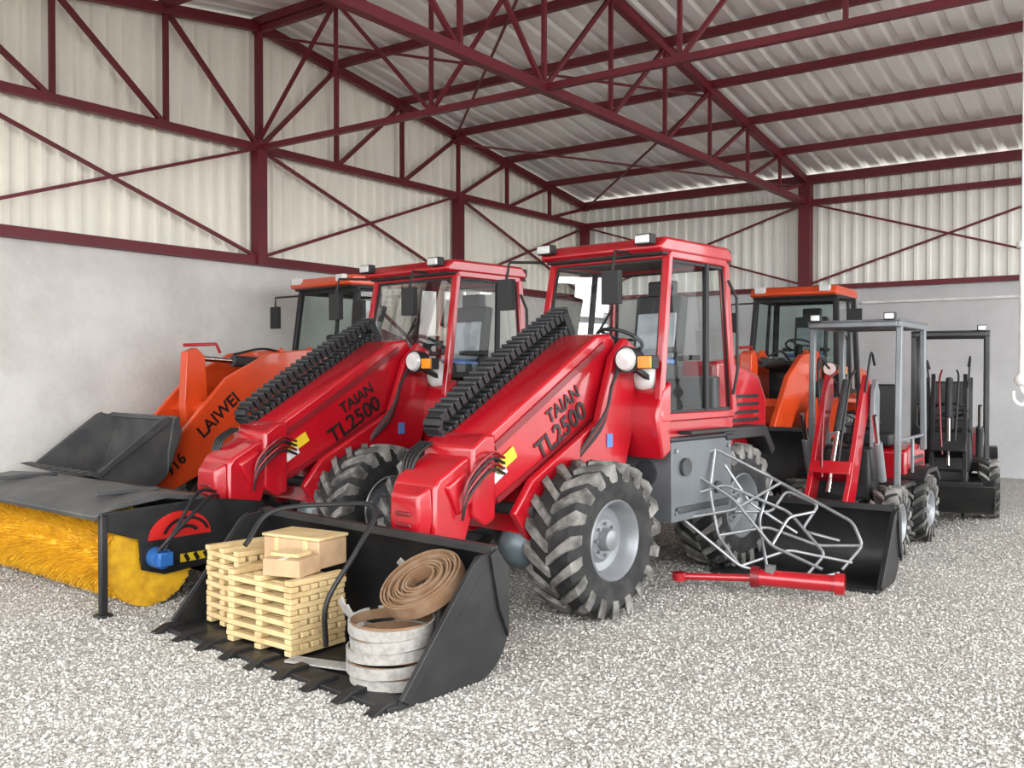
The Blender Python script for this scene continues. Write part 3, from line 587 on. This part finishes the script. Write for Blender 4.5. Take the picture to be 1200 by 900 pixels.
# ---------------------------------------------------------------- mini loaders
def mini(cx,cd,th,bw,bt,bz,bh=.42,bd=.5,post=SILV,body=RED,arm=RED,bx=.70):
    R=empty('mini_wheel_loader',W(cx,cd),rotz(th))
    for n,x,y in(('front_left',0,.42),('front_right',0,-.42),('rear_left',-1.15,.42),('rear_right',-1.15,-.42)): wheel(R,'wheel_'+n,(x,y,.34),.34,.22,.17,1 if y>0 else -1,nl=15)
    m=MB(); m.box((-.6,0,.42),(1.7,.42,.26),BLK); m.cyl((0,-.4,.34),(0,.4,.34),.06,DGREY); m.cyl((-1.15,-.4,.34),(-1.15,.4,.34),.06,DGREY)
    m.box((-.62,.3,.62),(.5,.3,.05),BLK); m.box((-.62,-.3,.62),(.5,.3,.05),BLK); m.box((-1.7,0,.55),(.14,.75,.35),BLK); m.done('chassis',R,bevel=.012)
    m=MB(); m.prism([(-.85,.55),(-.85,.92),(-1.2,.98),(-1.6,.92),(-1.66,.55)],-.36,.36,body); m.box((-.15,0,.75),(.3,.5,.5),BLK); m.done('bodywork',R,bevel=.03,seg=3)
    m=MB()
    for s in(-1,1): m.prism([(-.80,.66),(-.95,.74),(-1.35,.74),(-1.52,.62),(-1.50,.58),(-1.33,.70),(-.97,.70),(-.82,.62)],s*.42-.11,s*.42+.11,BLK)
    m.done('rear_fenders',R)
    m=MB(); 
    for k in range(4): m.box((-1.3,.365,.62+k*.07),(.4,.01,.03),BLK)
    m.box((-1.66,0,.75),(.02,.5,.25),BLK); m.done('grille',R)
    m=MB(); m.box((-.98,0,1.02),(.42,.46,.12),SEAT); m.box((-1.2,0,1.3),(.1,.44,.52),SEAT,(0,-8,0)); m.done('seat',R,bevel=.03,seg=3)
    steering(R,-.48,0,1.22,(-.3,0,.95))
    m=MB(); hwc=.40
    for s in(-hwc,hwc):
        m.beam((-.32,s,.55),(-.38,s,2.12),.055,.055,post,(0,1,0)); m.beam((-1.35,s,.9),(-1.30,s,2.12),.065,.055,post,(0,1,0)); m.beam((-.30,s,2.13),(-1.38,s,2.13),.055,.055,post); m.beam((-.35,s,1.05),(-1.33,s,1.05),.03,.03,post); m.beam((-.9,s,1.05),(-.9,s,.6),.03,.03,post)
    for x in(-.30,-1.38,-.62,-1.02): m.beam((x,-hwc,2.13),(x,hwc,2.13),.05,.05,post)
    m.box((-.84,0,2.165),(1.12,.86,.02),post); m.done('canopy_frame',R,bevel=.01)
    m=MB()
    for s in(-.34,.34): m.box((-.28,s,2.20),(.07,.10,.07),BLKP); m.box((-.24,s,2.20),(.015,.085,.055),LENS)
    m.done('lamps',R,bevel=.008)
    m=MB()
    for s in(-.17,.17):
        m.prism([(-.22,1.45),(-.20,1.62),(-.08,1.66),(.10,1.35),(.42,.70),(.62,.42),(.60,.22),(.46,.22),(.26,.55),(-.00,1.10)],s-.022,s+.022,arm)
        m.prism([(-.26,.6),(-.30,1.5),(-.2,1.62),(-.12,1.5),(-.09,.6)],s*1.35-.02,s*1.35+.02,post)
        m.cyl((-.1,s*1.9,.7),(.05,s*1.9,1.05),.04,post); m.cyl((.03,s*1.9,1.0),(.16,s*1.9,1.3),.022,CHR)
    m.box((.3,0,.8),(.12,.36,.2),arm,(0,62,0)); m.cyl((-.12,0,1.6),(.15,0,1.15),.04,DGREY); m.cyl((.13,0,1.18),(.42,0,.62),.024,CHR)
    m.tube([(-.1,.08,1.7),(.12,.1,1.6),(.3,.08,1.1),(.35,.06,.8)],.012,BLKP,smooth=6); m.tube([(-.1,-.08,1.7),(.16,-.1,1.55),(.34,-.08,1.05),(.4,-.06,.75)],.012,DRED,smooth=6)
    m.tube([(-.3,.2,1.75),(-.1,.22,1.85),(0,.2,1.5)],.012,BLKP,smooth=6); m.tube([(-.3,-.22,1.72),(-.05,-.24,1.8),(.05,-.2,1.4),(.0,-.2,.9)],.012,BLKP,smooth=6)
    m.box((.62,0,.30),(.08,.7,.34),BLK); m.done('lift_arms',R,bevel=.006)
    bucket(R,'bucket',bw,bd,bh,BLK,bx,0,bz,bt,0)
    return R
M1=mini(3.04,8.62,36,1.34,0,0,.58,.62,bx=.74)
M2=mini(5.1,10.95,26,.9,50,.05,.5,.5,body=DRED,arm=BLK,post=DGREY)

# ---------------------------------------------------------------- loads
def load(name,x,y,z,rz=0):
    e=empty(name,(0,0,0)); e.matrix_basis=Matrix.Translation(W(*O1))@Matrix.Rotation(rotz(42),4,'Z')@Matrix.Translation((x,y,z))@Matrix.Rotation(math.radians(rz),4,'Z'); return e
def slats(name,x,y,z,nx,ny,layers,lx,ly,rz):
    e=load(name,x,y,z,rz); m=MB(); h=.034; zz=0
    for k in range(layers):
        if k%2==0:
            for j in range(3): m.box((random.uniform(-.008,.008),-ly/2+.035+j*(ly-.07)/2,zz+h/2),(lx,.06,h-.003),WOOD)
        else:
            for j in range(nx): m.box((-lx/2+.03+j*(lx-.06)/(nx-1),random.uniform(-.012,.012),zz+h/2),(.055,ly,h-.003),WOOD,(0,0,random.uniform(-1,1)))
        zz+=h
    m.done('slats',e,bevel=.003); return zz
z1=slats('wooden_slat_stack',1.86,-.22,.032,6,3,13,.42,.62,4)
z2=slats('wooden_slat_stack',1.72,-.80,.032,6,3,15,.46,.42,-3)
e=load('plywood_crate',1.66,-.30,.032+z1+.002,12); m=MB(); m.box((0,0,.085),(.26,.46,.17),CARD); m.box((0,0,.182),(.28,.48,.02),WOOD); m.box((0,.12,.085),(.275,.04,.172),WOOD); m.box((0,-.12,.085),(.275,.04,.172),WOOD); m.done('crate',e,bevel=.006)
e=load('cardboard_box',1.90,-.10,.032+z1+.002,20); m=MB(); m.box((0,0,.05),(.22,.26,.10),CARD); m.box((0,0,.1015),(.22,.04,.003),WHT); m.box((-.02,-.02,.115),(.14,.2,.022),WOOD); m.done('box',e,bevel=.004)
e=load('loose_hose',0,0,0); m=MB(); m.tube([(2.02,-.42,.62),(1.80,-.46,.80),(1.5,-.2,.84),(1.45,.14,.84),(1.68,.24,.62),(1.88,.22,.35),(1.86,.18,.08)],.016,BLKP,smooth=8); m.done('hose',e)
def ribbon(m,cen,ax,r0,r1,turns,width,mt,th=.012):
    d,a,b=m.basis(ax); cen=Vector(cen); n=int(turns*40); vs=[]
    for i in range(n+1):
        t=i/n; g=2*math.pi*turns*t; r=r0+(r1-r0)*t; u=a*math.cos(g)+b*math.sin(g)
        for rr,hh in((r,-width/2),(r+th,-width/2),(r+th,width/2),(r,width/2)): vs.append(cen+u*rr+d*(hh+.012*math.sin(g*.37)))
    fs=[]
    for i in range(n):
        for q in range(4): fs.append((i*4+q,(i+1)*4+q,(i+1)*4+(q+1)%4,i*4+(q+1)%4))
    m.add(vs,fs,mt,False)
e=load('rolled_rubber_belts',0,0,0); m=MB()
ribbon(m,(1.66,.80,.505),(.52,-.05,.80),.075,.245,10,.08,BROWN,th=.0115); m.done('brown_coil',e)
m=MB()
for k in range(5):
    r=.215+.018*((k*7)%3)/2; cc=(1.88+random.uniform(-.014,.014),.80+random.uniform(-.02,.02),.058+k*.068)
    m.lathe([(-.029,r),(-.029,r+.012),(.029,r+.012),(.029,r),(-.029,r)],cc,(random.uniform(-.06,.06),random.uniform(-.05,.05),1),BELT,40,math.radians(100+18*k),math.radians(446+18*k))
    m.lathe([(-.028,r-.002),(.028,r-.002)],cc,(0,0,1),BROWN,40)
for k in range(6):
    c=(1.66+.012*k,.40+k*.055,.42-.012*k)
    m.lathe([(-.04,.215),(-.04,.227),(.04,.227),(.04,.215),(-.04,.215)],c,(.45,1,.55),BELT,26,math.radians(10+6*k),math.radians(225))
m.box((2.0,.32,.04),(.10,.42,.012),BELT,(0,0,20))
m.done('grey_strips',e)

def PX(px,py,d):
    x=(px-600)/1100*d; z=1.7-(py-434)/1100*d; return W(x,d,z)
m=MB(); r=.0125
rods=[[(766,562,7.5),(838,526,7.6),(905,560,7.55),(1000,612,7.2),(1012,640,7.1),(988,668,7.05)],
[(766,562,7.5),(800,608,7.4),(868,664,7.2),(940,682,7.1),(985,672,7.05)],
[(776,566,7.46),(815,556,7.5),(860,585,7.4),(905,640,7.25),(965,668,7.1)],
[(838,526,7.6),(832,575,7.5),(842,628,7.35),(868,664,7.2)],
[(862,600,7.45),(905,600,7.45),(922,575,7.5),(960,592,7.4),(940,622,7.35),(985,634,7.2)],
[(800,608,7.4),(860,598,7.4),(915,566,7.5)],
[(905,640,7.25),(925,606,7.35),(955,600,7.35)],[(868,664,7.2),(925,645,7.25),(1000,660,7.05)],
[(850,545,7.6),(880,590,7.5),(935,625,7.35)],
[(785,588,7.45),(850,568,7.5),(925,600,7.4),(968,650,7.15),(940,682,7.1)],
[(842,628,7.35),(900,618,7.4),(960,640,7.2),(1012,640,7.1)],
[(905,560,7.55),(890,610,7.4),(900,668,7.15)]]
for q in rods: m.bent([PX(*p) for p in q],GALV,r,.05)
m.done('bent_tubular_metal_frame')
m=MB()
a=W(1.30,7.28,.10); b=W(1.98,7.06,.13); c=W(2.42,6.86,.13)
m.cyl(a,b,.028,RED); m.cyl(b-(c-b).normalized()*.15,c,.062,RED,24); m.cyl(c-(c-b).normalized()*.05,c+(c-b).normalized()*.02,.08,RED,24)
m.cyl(a+Vector((0,0,-.03)),a+Vector((0,0,.03)),.055,RED); m.cyl(b-(c-b).normalized()*.17,b-(c-b).normalized()*.11,.08,DRED,24); m.box(W(1.95,7.06,.19),(.06,.06,.08),GALV); m.done('red_hydraulic_cylinder')

m=MB(); p=W(4.45,8.2,2.77); q=W(4.45,8.2,1.62); m.cyl(W(4.45,8.2,5.3),p,.008,WHT,8); m.cyl(p,q,.022,WHT); m.sphere(q,.06,WHT); m.tube([q,q+Vector((0,0,-.08)),q+Vector((.04,.03,-.16)),q+Vector((0,0,-.22)),q+Vector((-.05,-.03,-.18)),q+Vector((-.06,-.04,-.10))],.016,WHT,smooth=6); m.cyl(p,p+Vector((0,0,.05)),.045,WHT)
m.done('hanging_hook')

# ---------------------------------------------------------------- light : overcast sky, brighter towards the sun side
wd=bpy.data.worlds.new('overcast'); scene.world=wd; wd.use_nodes=True; N=wd.node_tree.nodes; L=wd.node_tree.links; bg=N['Background']
tc=N.new('ShaderNodeTexCoord'); vm=N.new('ShaderNodeVectorMath'); vm.operation='DOT_PRODUCT'; vm.inputs[1].default_value=Vector((.84,-.42,.35)).normalized()
L.new(tc.outputs['Generated'],vm.inputs[0])
mr=N.new('ShaderNodeMapRange'); mr.inputs[1].default_value=-.2; mr.inputs[2].default_value=1.; mr.inputs[3].default_value=3.1; mr.inputs[4].default_value=7.6; L.new(vm.outputs['Value'],mr.inputs[0])
bg.inputs[0].default_value=(.97,.985,1,1); L.new(mr.outputs[0],bg.inputs[1])

cd=bpy.data.cameras.new('camera'); co=bpy.data.objects.new('camera',cd); scene.collection.objects.link(co)
cd.lens=33.0; cd.sensor_width=36; co.location=CAM; co.rotation_euler=(math.radians(90-.83),0,A0); scene.camera=co
cd.clip_end=200
